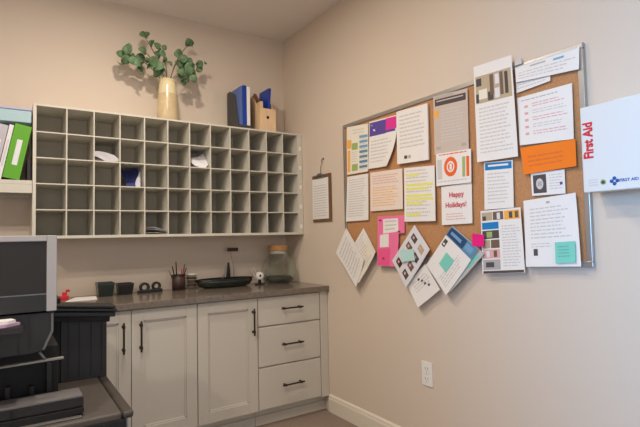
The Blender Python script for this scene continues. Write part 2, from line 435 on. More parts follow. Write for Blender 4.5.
binder('binder', 'bright green binder leaning right, first binder beside the sorter', -2.023, .085, .19, .325, GREENB)
binder('binder', 'slim white binder leaning against the bright green binder', -2.050, .022, .19, .327, WHITEB)
binder('binder', 'grey binder at the left edge of the photo beside the slim white one', -2.106, .052, .19, .322, GREYB)
MB_dark = MB().box(-1.900, -1.8765, -.27, -.03, 1.6455, 1.775, DARKB).build('gap_block', bevel=.004)  # dark block put in to darken the gap beside the sorter
tag(MB_dark, 'dark low block filling the gap between green binder and sorter', 'document case')
tb = thing('storage_box', 'shallow pale teal box with a lilac lid lying across the binder tops', 'box', (-2.02, -.16, 1.985))
MB().box(-2.16, -1.880, -.285, -.04, 1.990, 2.062, TEALB).build('body', tb, bevel=.003)
MB().box(-2.165, -1.877, -.29, -.035, 2.0625, 2.076, LILAC).build('lid', tb, bevel=.002)

# ------------------------------------------------------------------ on top of the sorter
TOPZ = SZ1 + .0005
vase = thing('vase', 'tapered gold and cream glazed vase holding eucalyptus on top of the sorter', 'vase', (-1.043, -.17, TOPZ))
MB().lathe((-1.043, -.17, TOPZ), [(0, 0), (.062, 0), (.070, .01), (.0725, .05), (.071, .13), (.067, .185), (.0645, .205)], VASEG).lathe((-1.043, -.17, TOPZ), [(.0645, .205), (.060, .26), (.055, .303), (.050, .303), (.056, .25), (.062, .12), (.060, .02), (0, .018)], VASET).build('body', vase)
MB().lathe((-1.043, -.17, TOPZ), [(.0525, .300), (.0555, .300), (.0575, .306), (.0555, .311), (.0525, .309), (.0525, .300)], VASET).build('rim', vase)
eu = thing('eucalyptus_bunch', 'loose bunch of round-leaved green eucalyptus standing in the gold vase', 'plant', (-1.043, -.17, TOPZ + .03))
def branch(pts, leaves, seed):
    r = random.Random(seed)
    st = MB().tube(pts, [.0028] * (len(pts) - 1) + [.0012], STEM, n=6).build('branch', eu)
    mb = MB()
    for (x, y, z, s) in leaves:
        s = s * 1.14
        # a cupped oval leaf with a folded midrib
        d = Vector((r.uniform(-1, 1), r.uniform(-.7, .3), r.uniform(-.6, 1))).normalized()
        nrm = Vector((r.uniform(-.55, .55), -1, r.uniform(-.2, .8))).normalized()
        side = d.cross(nrm).normalized(); nrm = side.cross(d).normalized()
        vs = []; fs = []; N = 7; c = Vector((x, y, z))
        for i in range(N + 1):
            t = i / N; w = math.sin(PI * min(1, t * .93 + .04)) ** .6 * s * .50
            ctr = c + d * (t - .5) * s + nrm * (-.16 * s * (2 * t - 1) ** 2)
            vs += [ctr - side * w + nrm * w * .28, ctr - side * w * .5 + nrm * w * .08, ctr, ctr + side * w * .5 + nrm * w * .08, ctr + side * w + nrm * w * .28]
        for i in range(N):
            for k in range(4): fs.append((i * 5 + k, i * 5 + k + 1, i * 5 + k + 6, i * 5 + k + 5))
        mb.add(vs, fs, LEAF, True)
    lo = mb.build('foliage', st)
    so = lo.modifiers.new('thick', 'SOLIDIFY'); so.thickness = .0008
mouth = Vector((-1.043, -.17, 2.40))
def mk(target, cluster, seed, bend=(0, 0, .04)):
    t = Vector(target); b = Vector(bend); base = Vector((-1.043 + (t.x + 1.043) * .06, -.17, TOPZ + .04))
    m0 = mouth + Vector(((t.x + 1.043) * .10, 0, 0))
    pts = [base, m0] + [m0.lerp(t, k / 5) + b * math.sin(PI * k / 5) for k in range(1, 6)]
    branch(pts, cluster, seed)
mk((-1.315, -0.170, 2.555), [(-1.357, -.16, 2.555, .05), (-1.320, -.20, 2.580, .058), (-1.300, -.13, 2.545, .062), (-1.330, -.18, 2.515, .06), (-1.290, -.2, 2.510, .05), (-1.350, -.13, 2.500, .05), (-1.270, -.16, 2.555, .042), (-1.310, -.2, 2.605, .035)], 1)
mk((-1.230, -0.200, 2.595), [(-1.220, -.2, 2.590, .055), (-1.225, -.16, 2.555, .06), (-1.210, -.21, 2.520, .055), (-1.250, -.2, 2.500, .055), (-1.220, -.15, 2.475, .05), (-1.270, -.19, 2.515, .045), (-1.235, -.18, 2.445, .04)], 2)
mk((-1.190, -.12, 2.728), [(-1.193, -.12, 2.735, .055), (-1.17, -.12, 2.75, .03)], 3, (.02, 0, 0))
mk((-1.110, -.18, 2.650), [(-1.155, -.18, 2.665, .045), (-1.125, -.2, 2.65, .05), (-1.105, -.16, 2.625, .05), (-1.085, -.2, 2.60, .045), (-1.115, -.18, 2.585, .045), (-1.065, -.17, 2.655, .035), (-1.075, -.21, 2.555, .04), (-1.045, -.22, 2.53, .045)], 4, (.02, 0, .02))
mk((-1.145, -0.210, 2.480), [(-1.145, -.22, 2.522, .07), (-1.165, -.2, 2.492, .065), (-1.125, -.23, 2.487, .07), (-1.150, -.19, 2.552, .05), (-1.100, -.2, 2.467, .06), (-1.125, -.2, 2.447, .05), (-1.180, -.2, 2.522, .045)], 5)
mk((-0.955, -0.180, 2.605), [(-0.962, -.18, 2.625, .062), (-0.935, -.2, 2.590, .055), (-0.955, -.16, 2.560, .058), (-0.905, -.2, 2.570, .065), (-0.920, -.15, 2.540, .065), (-0.890, -.2, 2.535, .065), (-0.875, -.17, 2.560, .055), (-0.885, -.22, 2.505, .05)], 6, (0, 0, .02))
mk((-.868, -.13, 2.742), [(-.87, -.13, 2.745, .06), (-.855, -.13, 2.73, .035)], 7, (-.03, 0, 0))
mk((-0.790, -0.140, 2.600), [(-0.795, -.14, 2.595, .05), (-0.790, -.12, 2.560, .045), (-0.755, -.15, 2.610, .028), (-0.810, -.15, 2.535, .03)], 8)
mk((-0.905, -0.220, 2.485), [(-0.940, -.22, 2.500, .055), (-0.905, -.23, 2.495, .06), (-0.870, -.21, 2.490, .055), (-0.950, -.2, 2.455, .055), (-0.915, -.2, 2.445, .05), (-0.875, -.23, 2.445, .05), (-0.855, -.2, 2.470, .04), (-0.965, -.24, 2.470, .05), (-0.930, -.18, 2.420, .04)], 9)

def magazine_file(name, label, x0, x1, zf, zb, m, knob=False, dip=.35):
    """open-topped upright file: low front, sides sweeping up to the tall back"""
    y0, y1 = -.285, -.035; z0 = TOPZ; t = .005
    th = thing(name, label, 'magazine file', ((x0 + x1) / 2, (y0 + y1) / 2, z0))
    sweep = [(y0, z0), (y1, z0), (y1, zb), (y1 - .06, zb), (y0 + .10, zb - (zb - zf) * dip), (y0 + .035, zf + .01), (y0, zf)]
    for a, b in ((x0, x0 + t), (x1 - t, x1)): MB().prism(sweep, 'x', a, b, m).build('side_panel', th)
    mb = MB(); mb.box(x0 + t, x1 - t, y0, y0 + t, z0, zf, m)
    pass
    fr = mb.build('front_panel', th)
    if knob:
        k = MB().tube([((x0 + x1) / 2, y0 - .0006, z0 + .105), ((x0 + x1) / 2, y0 + .0004, z0 + .105)], .012, BLACKM, n=18).build('finger_hole', fr)
    MB().box(x0 + t, x1 - t, y1 - t, y1, z0, zb, m).build('back_panel', th)
    MB().box(x0 + t, x1 - t, y0 + t, y1 - t, z0, z0 + t, m).build('bottom', th)
    return th
magazine_file('magazine_file', 'dark grey magazine file filled with blue folders on top of the sorter', -.535, -.435, 2.135, 2.435, FILEG, dip=.16)
for k, (xa, w, h, m, lb) in enumerate([(-.527, .016, .322, BLUEL, 'pale blue folder at the left inside the dark grey file'), (-.508, .030, .332, BLUEB, 'royal blue folder standing in the middle of the dark grey file'), (-.474, .026, .325, PAPER, 'white folder standing at the right of the dark grey file')]):
    o = MB().box(xa, xa + w, -.277, -.05, TOPZ + .006, TOPZ + .006 + h - .006, m).build('folder', bevel=.002)
    tag(o, lb, 'folder', 'folders in the dark grey file')
magazine_file('magazine_file', 'light wooden magazine file with a round finger hole, right of the blue folders', -.372, -.232, 2.285, 2.430, WOOD, True)
o = MB()
M = Matrix.Translation((-.281, -.15, TOPZ + .0055)) @ Matrix.Rotation(.085, 4, 'Y')
o.box(-.010, .011, -.08, .09, .002, .355, BLUEB, M)
tag(o.build('booklet', bevel=.001), 'dark blue booklet standing at the right inside the wooden file', 'booklet')
o = MB(); o.prism([(-.24, 2.12), (-.06, 2.12), (-.05, 2.43), (-.10, 2.45), (-.20, 2.34), (-.24, 2.30)], 'x', -.328, -.310, BROWNW)
tag(o.build('envelope'), 'brown card folder leaning in the middle of the wooden file', 'folder')
o = MB(); o.box(-.352, -.330, -.26, -.08, TOPZ + .0055, TOPZ + .235, WOOD)
tag(o.build('notebook', bevel=.001), 'tan notebook at the left inside the wooden file', 'notebook')

# ------------------------------------------------------------------ small things on the worktop
KZ = .9165
def square_cup(label, x, y, w, h, m):
    """square flared desk cup, walls and floor"""
    t = .006; a = w / 2; b = a * .82
    mb = MB()
    def ring(r, z): return [(x - r, y - r, z), (x + r, y - r, z), (x + r, y + r, z), (x - r, y + r, z)]
    vs = ring(b, KZ) + ring(a * .97, KZ + h * .78) + ring(a, KZ + h * .78) + ring(a, KZ + h) + ring(a - t, KZ + h) + ring(b - t, KZ + t)
    fs = [(3, 2, 1, 0)]
    for r in range(5):
        for k in range(4): fs.append((r * 4 + k, r * 4 + (k + 1) % 4, (r + 1) * 4 + (k + 1) % 4, (r + 1) * 4 + k))
    fs.append((20, 21, 22, 23))
    mb.add(vs, fs, m)
    return tag(mb.build('desk_cup', bevel=.0015), label, 'desk cup')
square_cup('dark green-black square planter cup at the left end of the worktop', -1.448, -.12, .104, .090, GREENK)
square_cup('shorter black square cup right of the dark green-black planter cup', -1.322, -.11, .100, .076, BLACKP)
gl = MB().lathe((-1.386, -.17, KZ), [(0, 0), (.012, 0), (.013, .05), (.010, .065), (.010, .08), (0, .08)], JAR, n=14).build('glass_vial')
tag(gl, 'tiny clear glass vial between the two square cups', 'vial')
def roll_pot(label, x, y, r, h):
    t = thing('tape_dispenser', label, 'tape dispenser', (x, y, KZ))
    mb = MB(); mb.prism([(x - r * 1.25, KZ), (x + r * 1.25, KZ), (x + r * 1.2, KZ + h * .35), (x + r * .8, KZ + h * .42), (x - r * .8, KZ + h * .42), (x - r * 1.25, KZ + h * .3)], 'y', y - .022, y + .022, BLACKP)
    mb.build('base', t, bevel=.003)
    c = Vector((x, y, KZ + h * .42 + r * .52)); mb = MB(); n = 24
    vs = []; fs = []
    for k in range(n):
        q = 2 * PI * k / n
        for (rr, yy) in ((r * .95, -.012), (r * .95, .012), (r * .5, .012), (r * .5, -.012)): vs.append(c + Vector((rr * math.cos(q), yy, rr * math.sin(q))))
    for k in range(n):
        k2 = (k + 1) % n
        for j in range(4): fs.append((k * 4 + j, k2 * 4 + j, k2 * 4 + (j + 1) % 4, k * 4 + (j + 1) % 4))
    mb.add(vs, fs, CHAR, True); mb.build('tape_roll', t)
roll_pot('black tape dispenser with a visible roll, right of the short square cup', -1.195, -.12, .036, .045)
roll_pot('smaller black tape dispenser close to the pencil holder', -1.110, -.10, .032, .055)
# pencil holder with pens
t = thing('pencil_holder', 'dark wire pencil holder crowded with pens beside the banded tumbler', 'pencil holder', (-.955, -.11, KZ))
MB().lathe((-.955, -.11, KZ), [(0, 0), (.045, 0), (.047, .105), (.044, .105), (.042, .004), (0, .004)], mat('dark_brown_mesh', (66, 46, 42), .5), n=20).build('cup', t)
MB().lathe((-.955, -.11, KZ), [(.0445, .103), (.0495, .103), (.0495, .110), (.0445, .110), (.0445, .103)], BLACKP, n=20).build('rim', t)
pens = [(-.985, .195, -.035, BLACKP, 'black pen sticking up left in the holder'), (-.962, .225, -.012, DKBR, 'tallest dark pencil standing upright in the holder'), (-.94, .175, .006, INKR, 'dull red pen in the middle of the holder'), (-.93, .205, .035, BROWNW, 'brown pencil leaning right in the holder'), (-.95, .18, .045, BLACKP, 'black marker leaning furthest right in the holder'), (-.975, .165, -.055, STEEL, 'steel pen leaning furthest left in the holder')]
for k, (x, h, lean, m, lb) in enumerate(pens):
    y = -.11 + (.018 if k % 2 else -.018)
    a = Vector((-.955 + (x + .955) * .5, y, KZ + .006)); b = Vector((-.955 + (x + .955) * .6 + lean, y - .01, KZ + h - .02))
    d = (b - a).normalized()
    mb = MB(); mb.tube([a, b - d * .03, b - d * .004, b], [.0042, .0042, .0036, .0015], m, n=8)
    tag(mb.build('pen'), lb, 'pen', 'pens in the pencil holder')
t = thing('tumbler', 'small clear tumbler with dark bands right of the pencil holder', 'tumbler', (-.862, -.12, KZ))
MB().lathe((-.862, -.12, KZ), [(0, 0), (.030, 0), (.036, .105), (.034, .105), (.028, .006), (0, .006)], JAR, n=22).build('glass', t)
for z in (.025, .05, .075):
    r = .030 + .006 * z / .105
    MB().lathe((-.862, -.12, KZ + z), [(r + .0006, 0), (r + .0018, 0), (r + .0018, .012), (r + .0006, .012), (r + .0006, 0)], DKBR, n=22).build('band', t)
MB().lathe((-.862, -.12, KZ + .105), [(.0335, 0), (.0375, 0), (.0375, .006), (.0335, .006), (.0335, 0)], WHITEP, n=22).build('rim', t)
# long oval bowl
t = thing('oval_bowl', 'long shallow dark green-black oval bowl on the worktop left of the glass jar', 'bowl', (-.615, -.15, KZ))
MB().lathe((-.615, -.15, KZ), [(0, 0), (.165, 0), (.200, .012), (.218, .036), (.222, .060), (.215, .062), (.207, .045), (.18, .022), (.12, .008), (0, .006)], GREENK, n=44, sy=.42).build('bowl_body', t)
MB().lathe((-.615, -.15, KZ), [(.214, .0555), (.222, .0555), (.226, .060), (.222, .0655), (.214, .0655), (.214, .0555)], BLACKP, n=44, sy=.42).build('rim', t)
# card clip stand behind the bowl and a black stapler upright
t = thing('memo_clip', 'thin wire memo clip holding up a dark brown tag behind the oval bowl', 'memo clip', (-.50, -.045, KZ))
MB().lathe((-.50, -.045, KZ), [(0, 0), (.024, 0), (.022, .008), (.006, .012), (0, .012)], STEEL, n=18).build('foot', t)
MB().tube([(-.50, -.045, KZ + .01), (-.503, -.045, KZ + .15), (-.525, -.045, KZ + .25), (-.515, -.045, KZ + .283)], .0014, STEEL, n=6).build('wire', t)
MB().box(-.553, -.463, -.052, -.049, KZ + .262, KZ + .290, DKBR).build('card', t, bevel=.001)
t = thing('stapler', 'black stapler standing on end behind the oval bowl under the dark tag', 'stapler', (-.555, -.05, KZ))
MB().prism([(-.572, KZ), (-.538, KZ), (-.540, KZ + .12), (-.546, KZ + .178), (-.556, KZ + .178), (-.562, KZ + .12)], 'y', -.072, -.05, BLACKP).build('body', t, bevel=.003)
MB().prism([(-.600, KZ + .05), (-.573, KZ + .095), (-.566, KZ + .16), (-.572, KZ + .16), (-.585, KZ + .095), (-.606, KZ + .056)], 'y', -.070, -.054, STEEL).build('arm', t, bevel=.001)
# badge reel / clock
t = thing('desk_timer', 'small round white timer with a black centre left of the glass jar', 'timer', (-.352, -.20, KZ))
c = Vector((-.352, -.20, KZ + .070))
MB().tube([c + Vector((0, .012, 0)), c + Vector((0, -.012, 0))], .029, WHITEP, n=24).build('case', t, bevel=.002)
MB().tube([c + Vector((0, -.0122, 0)), c + Vector((0, -.0135, 0))], .009, BLACKM, n=16).build('dial', t)
MB().box(-.385, -.320, -.222, -.178, KZ, KZ + .010, BLACKP).box(-.362, -.342, -.208, -.192, KZ + .010, KZ + .043, BLACKP).build('foot', t, bevel=.002)
for k, (dx, lb) in enumerate([(0, 'white pen lying against the left of the round jar'), (.026, 'second white pen between the timer and the jar')]):
    mb = MB(); mb.tube([(-.32 + dx, -.145, KZ + .005), (-.345 + dx, -.10, KZ + .06), (-.365 + dx, -.06, KZ + .125)], .0035, WHITEP, n=8)
    tag(mb.build('pen'), lb, 'pen')
# round jar
jc = (-.163, -.160, KZ)
t = thing('glass_jar', 'round-bellied clear glass jar with a cork lid in the corner of the worktop', 'jar', jc)
prof = [(0, 0), (.075, 0), (.112, .022), (.130, .065), (.131, .115), (.118, .165), (.092, .202), (.073, .225), (.071, .258), (.068, .258), (.070, .224), (.089, .200), (.115, .163), (.128, .114), (.127, .066), (.109, .026), (.072, .005), (0, .005)]
MB().lathe(jc, prof, JAR, n=40, sx=1.07, sy=1.07).build('glass_body', t)
MB().lathe(jc, [(0, .234), (.0665, .234), (.0665, .2585), (0, .2585)], WHITEP, n=30).build('seal', t)
MB().lathe(jc, [(0, .259), (.073, .259), (.075, .264), (.075, .298), (.072, .302), (0, .302)], CORKL, n=30).build('lid', t)
pb = MB().lathe(jc, [(0, .0065), (.068, .0065), (.105, .026), (.116, .044), (.10, .052), (.05, .048), (0, .054)], PEBBLE, n=30).build('pebbles')
tag(pb, 'dark pebbles heaped in the bottom of the round jar', 'pebbles', kind='stuff')
# red clip and white sheet at the left end
t = MB(); t.box(-1.728, -1.662, -.145, -.125, KZ, KZ + .022, REDP); t.box(-1.70, -1.672, -.14, -.13, KZ + .022, KZ + .045, REDP); t.tube([(-1.668, -.135, KZ + .045), (-1.668, -.135, KZ + .06)], .012, REDP)
tag(t.build('hole_punch', bevel=.002), 'small red punch on the worktop right behind the copier', 'hole punch')
t = MB(); t.prism([(-1.70, -.30), (-1.52, -.30), (-1.50, -.10), (-1.62, -.09)], 'z', KZ, KZ + .002, PAPER)
tag(t.build('paper_sheet'), 'white paper lying on the worktop left of the square cups', 'paper')

# ------------------------------------------------------------------ clipboard on the right wall
t = thing('clipboard', 'brown clipboard with papers hanging on the wall between sorter and notice board', 'clipboard', (0, -0.574, 1.39))
MB().box(-.010, -.006, -0.704, -0.451, 1.392, 1.748, BROWNW).build('board', t, bevel=.001)
mb = MB(); mb.box(-.0135, -.0105, -0.672, -0.456, 1.412, 1.720, PAPER)
for k in range(13): mb.box(-.0141, -.0136, -0.657 + RNG.uniform(0, .03), -0.472, 1.435 + k * .019, 1.440 + k * .019, INKL)
tag(mb.build('paper_pad', t), 'white printed sheet')
mb = MB(); mb.box(-.020, -.0105, -0.634, -0.514, 1.722, 1.742, STEEL); mb.tube([(-.022, -0.624, 1.742), (-.022, -0.524, 1.742)], .006, STEEL); mb.box(-.028, -.014, -0.599, -0.549, 1.742, 1.756, STEEL)
mb.build('clip', t, bevel=.001)
MB().tube([(-.012, -0.574, 1.75), (-.012, -0.574, 1.80), (-.012, -0.589, 1.835), (-.010, -0.599, 1.848)], .002, DKBR, n=6).build('cord', t)
hk = thing('wall_hook', 'small dark hook on the wall above the clipboard', 'hook', (0, -0.599, 1.846))
MB().tube([(-.0005, -0.599, 1.866), (-.016, -0.599, 1.862), (-.020, -0.599, 1.850), (-.016, -0.599, 1.842)], .0025, BRONZE, n=8).tube([(-.0003, -0.599, 1.866), (-.004, -0.599, 1.866)], .008, BRONZE, n=14).build('hook_body', hk)

# ------------------------------------------------------------------ notice board
BY0, BY1, BZ0, BZ1 = -.880, -2.560, 1.131, 2.059
nb = thing('notice_board', 'large aluminium-framed cork notice board covered in papers on the right wall', 'notice board', (0, -1.7, BZ0))
MB().box(-.014, -.001, BY1 + .02, BY0 - .02, BZ0 + .02, BZ1 - .02, CORK).build('cork_panel', nb)
w = .024
for (a, b, c, d) in ((BY1, BY0, BZ1 - w, BZ1), (BY1, BY0, BZ0, BZ0 + w), (BY1, BY1 + w, BZ0 + w, BZ1 - w), (BY0 - w, BY0, BZ0 + w, BZ1 - w)):
    MB().box(-.022, -.0145, a, b, c, d, ALU).box(-.0145, -.001, a if a != BY0 - w else BY0 - .019, (b if b != BY1 + w else BY1 + .019), c if c != BZ1 - w else BZ1 - .019, d if d != BZ0 + w else BZ0 + .019, ALU).build('frame_rail', nb, bevel=.002)

class Sheet:
    """a sheet of paper on the board: q = corners (y, z) top-left, top-right, bottom-right, bottom-left as seen from the room; d = distance from the wall"""
    def __init__(s, q, d, m, curl=.006, thick=.0008, umax=None, lift=None, n=8):
        s.q = [Vector(p) for p in q]; s.d = d; s.curl = curl; s.um = umax; s.lift = lift; s.mb = MB(); s.t = thick
        vs = []; N = n
        for off in (0, thick):
            for j in range(N + 1):
                for i in range(N + 1):
                    vs.append(s.P(i / N, j / N, -off))
        fs = []; S = (N + 1) ** 2
        for j in range(N):
            for i in range(N):
                a = j * (N + 1) + i
                fs.append((a, a + 1, a + N + 2, a + N + 1)); fs.append((S + a, S + a + N + 1, S + a + N + 2, S + a + 1))
        for i in range(N):
            for (a, b) in ((i, i + 1), (N * (N + 1) + i, N * (N + 1) + i + 1), (i * (N + 1), (i + 1) * (N + 1)), (i * (N + 1) + N, (i + 1) * (N + 1) + N)):
                fs.append((a, b, S + b, S + a))
        s.mb.add(vs, fs, m, False)
    def P(s, u, v, off=0.0):
        """u to the right, v downward, 0..1"""
        if s.um: u = u * s.um(v)
        tl, tr, br, bl = s.q
        p = tl * (1 - u) * (1 - v) + tr * u * (1 - v) + br * u * v + bl * (1 - u) * v
        x = s.d + s.curl * (.6 * v * v + .4 * abs(2 * u - 1) * v)
        if s.lift: x += s.lift(u, v)
        return Vector((-(x + off + s.t), p.x, p.y))
    def rect(s, u0, v0, u1, v1, m, off=.0004):
        nu = max(1, int((u1 - u0) / .2)); nv = max(1, int((v1 - v0) / .2))
        for i in range(nu):
            for j in range(nv):
                a, b = u0 + (u1 - u0) * i / nu, u0 + (u1 - u0) * (i + 1) / nu; c, d = v0 + (v1 - v0) * j / nv, v0 + (v1 - v0) * (j + 1) / nv
                s.mb.add([s.P(a, c, off), s.P(b, c, off), s.P(b, d, off), s.P(a, d, off)], [(0, 1, 2, 3)], m)
        return s
    def lines(s, u0, v0, u1, v1, n, m=INK, h=.35, word=.09, ragged=.25):
        st = (v1 - v0) / n
        for k in range(n):
            v = v0 + st * k; end = u1 - RNG.uniform(0, ragged) * (u1 - u0); u = u0
            while u < end - .01:
                w_ = min(RNG.uniform(.4, 1.4) * word, end - u); s.rect(u, v, u + w_, v + st * h, m); u += w_ + .018
        return s
    def disc(s, u, v, ru, rv, m, off=.0005, n=20, inner=0):
        if inner:
            vs = []
            for k in range(n):
                q = 2 * PI * k / n
                vs += [s.P(u + ru * math.cos(q), v + rv * math.sin(q), off), s.P(u + ru * inner * math.cos(q), v + rv * inner * math.sin(q), off)]
            s.mb.add(vs, [(2 * k, 2 * ((k + 1) % n), 2 * ((k + 1) % n) + 1, 2 * k + 1) for k in range(n)], m)
        else:
            s.mb.add([s.P(u + ru * math.cos(2 * PI * k / n), v + rv * math.sin(2 * PI * k / n), off) for k in range(n)], [tuple(range(n))], m)
        return s
    def text(s, txt, u, v, size, m, bold=.0):
        p = s.P(u, v, .0028); a = (s.P(min(1, u + .3), v) - s.P(u, v)).normalized(); b = (s.P(u, v - .1) - s.P(u, v)).normalized(); b = (b - a * a.dot(b)).normalized()
        text_into(s.mb, txt, p, a, b, size, m, .0002, bold)
        return s
    def done(s, name, label, cat='notice', group=None):
        return tag(s.mb.build(name), label, cat, group)
D1, D2, D3 = .0225, .0280, .0335        # layers of pinned paper in front of the frame's face
G = 'papers pinned on the notice board'
def pin(y, z, d, m=INKR, lb=None):
    t = MB(); t.tube([(-d + .002, y, z), (-d - .004, y, z)], .0035, m, n=10); t.tube([(-d - .004, y, z), (-d - .010, y, z)], [.0035, .0055], m, n=10)
    return tag(t.build('push_pin'), lb, 'push pin')

# top row, left to right
s = Sheet([(-0.933, 2.036), (-1.168, 2.013), (-1.155, 1.698), (-0.927, 1.703)], D1, PAPERC, .003)
s.rect(.02, .28, .22, .46, INKOY).rect(.04, .5, .16, .95, INKOY, .0003).rect(.24, .36, .52, .50, INKG).rect(.24, .80, .52, .94, INKG)
for k in range(7): s.rect(.60, .22 + .105 * k, .97, .275 + .105 * k, INKBL if k < 3 else SLATE); s.rect(.60, .285 + .105 * k, .9, .30 + .105 * k, INKL)
s.lines(.28, .08, .95, .2, 2, INKL).lines(.24, .54, .52, .78, 5, INKL)
s.done('chart_sheet', 'cream schedule with amber, green and blue blocks in the upper left corner', 'notice', G)
um = lambda v: 1 - .62 * max(0, v - .30) ** 1.9
s = Sheet([(-1.182, 2.020), (-1.442, 2.008), (-1.435, 1.704), (-1.163, 1.713)], D1 + .002, PAPER, .004, umax=um, lift=lambda u, v: .035 * max(0, v - .25) ** 1.5 * max(0, u - .5) * 2, n=14)
s.rect(.02, .03, .62, .32, INKP).rect(.62, .02, .99, .26, INKM).rect(.06, .07, .5, .11, INKBL).rect(.08, .18, .48, .22, PAPER).rect(.62, .26, .95, .31, INKP).lines(.08, .42, .85, .92, 7, INKL)
s.done('flyer', 'white flyer with purple and magenta header and curling lower corner', 'flyer', G)
s = Sheet([(-1.446, 2.024), (-1.700, 2.014), (-1.701, 1.694), (-1.447, 1.704)], D1, PAPER, .006, thick=.009)
s.lines(.1, .10, .9, .76, 9, INKL, word=.16).rect(.24, .86, .34, .92, INKD).rect(.37, .86, .45, .92, INK)
s.done('paper_packet', 'thick white packet with two tiny dark marks near its foot, top row', 'booklet', G)
s = Sheet([(-1.738, 2.042), (-1.973, 2.026), (-1.970, 1.710), (-1.736, 1.719)], D1, PAPERG, .002)
s.rect(.05, .06, .95, .18, INKD).rect(.1, .09, .88, .11, PAPERG, .0006).rect(.05, .02, .6, .045, INK).rect(.02, .25, .16, .38, INKOY).lines(.22, .26, .92, .84, 11, INKL).rect(.06, .88, .2, .93, INK).rect(.8, .88, .94, .93, INK)
s.done('poster', 'mushroom grey poster with a dark header bar, top row', 'poster', G)
s = Sheet([(-2.023, 2.119), (-2.246, 2.105), (-2.256, 1.628), (-2.028, 1.633)], D2 + .004, PAPER, .005, lift=lambda u, v: .01 * (1 - v) * u)
s.rect(.04, .115, .96, .40, TAN)
for k, (a, b, c, d, m) in enumerate([(.06, .14, .2, .22, INKD), (.12, .26, .34, .36, PAPERC), (.42, .13, .52, .34, BROWN), (.56, .14, .66, .24, WHITEB), (.68, .13, .76, .36, BROWN), (.80, .14, .88, .36, INKD), (.36, .30, .5, .39, INKD), (.54, .28, .66, .38, WHITEB), (.04, .30, .12, .39, INKD)]): s.rect(a, b, c, d, m, .0007)
s.lines(.1, .45, .92, .94, 13, INKL)
s.done('flyer', 'tall cream flyer with a group photo at its top, reaching above the frame', 'flyer', G)
s = Sheet([(-2.253, 1.973), (-2.419, 1.969), (-2.418, 1.936), (-2.253, 1.925)], D1, PAPER, .002)
s.lines(.05, .2, .9, .9, 2, INKL)
s.done('paper_strip', 'narrow white strip tucked below the wide white sheet at the top right', 'note', G)
s = Sheet([(-2.253, 2.046), (-2.552, 2.044), (-2.547, 1.947), (-2.257, 1.973)], D2, PAPER, .003)
s.rect(.25, .16, .5, .24, INK).rect(.62, .2, .78, .3, INKBL).lines(.05, .42, .95, .92, 3, INKL).rect(.0, .02, .97, .06, INKL)
s.done('paper_sheet', 'wide white sheet across the upper right corner of the board', 'notice', G)
o = MB(); o.box(-.030, -.0225, -2.288, -2.252, 2.052, 2.080, INKL)
tag(o.build('binder_clip', bevel=.002), 'small grey clip on the top frame right of the tall photo flyer', 'clip')
# second row
s = Sheet([(-0.924, 1.689), (-1.154, 1.685), (-1.148, 1.381), (-0.902, 1.379)], D1, PAPER, .004)
s.lines(.1, .08, .9, .93, 16, INKL)
s.done('typed_page', 'white typed page directly below the cream schedule', 'notice', G)
s = Sheet([(-1.175, 1.687), (-1.475, 1.676), (-1.473, 1.433), (-1.170, 1.436)], D1, mat('paper_blush', (236, 220, 208), .7), .003)
s.lines(.08, .1, .92, .35, 4, INKRP).lines(.08, .4, .92, .92, 8, INKOY, word=.05)
s.done('typed_page', 'blush page with pinkish and amber print below the purple header flyer', 'notice', G)
s = Sheet([(-1.498, 1.673), (-1.738, 1.658), (-1.736, 1.351), (-1.493, 1.356)], D2, PAPER, .005, thick=.003)
s.lines(.08, .05, .92, .95, 14, INKL)
for v, e in ((.12, .5), (.30, .95), (.37, .8), (.50, .9), (.57, .95), (.64, .6), (.85, .55)): s.rect(.06, v, e, v + .045, INKY, .0007)
s.done('typed_page', 'white page with yellow highlighter lines in the lower middle of the board', 'notice', G)
s = Sheet([(-1.749, 1.719), (-1.986, 1.710), (-1.983, 1.537), (-1.748, 1.541)], D2, PAPER, .003)
s.disc(.43, .45, .19, .30, INKO).disc(.43, .45, .11, .17, PAPER, .0008, inner=.7).rect(.40, .36, .47, .54, PAPER, .0008)
s.rect(.76, .2, .84, .8, INKG).rect(.87, .2, .95, .8, INKO).rect(.04, .2, .18, .8, INKL).lines(.1, .04, .95, .14, 1, INKO).lines(.05, .86, .9, .96, 1, INKL)
s.done('card', 'white card with a big orange disc below the mushroom grey poster', 'card', G)
s = Sheet([(-1.775, 1.535), (-1.978, 1.537), (-1.976, 1.330), (-1.773, 1.327)], D1, PAPER, .003)
s.text('Happy', .27, .30, .038, INKR, .0004).text('Holidays!', .14, .56, .038, INKR, .0004).lines(.15, .72, .85, .92, 3, INKRP)
s.done('card', 'white card reading Happy Holidays in red below the orange disc card', 'card', G)
s = Sheet([(-2.057, 1.628), (-2.218, 1.618), (-2.215, 1.395), (-2.052, 1.394)], D1, PAPER, .003)
s.rect(.04, .02, .96, .17, INKB).rect(.15, .06, .85, .10, PAPER, .0007).lines(.12, .24, .9, .92, 9, INKL)
s.done('leaflet', 'narrow white leaflet with a bright blue band under the tall photo flyer', 'leaflet', G)
s = Sheet([(-2.030, 1.388), (-2.251, 1.394), (-2.265, 1.096), (-2.032, 1.077)], D2, PAPER, .006)
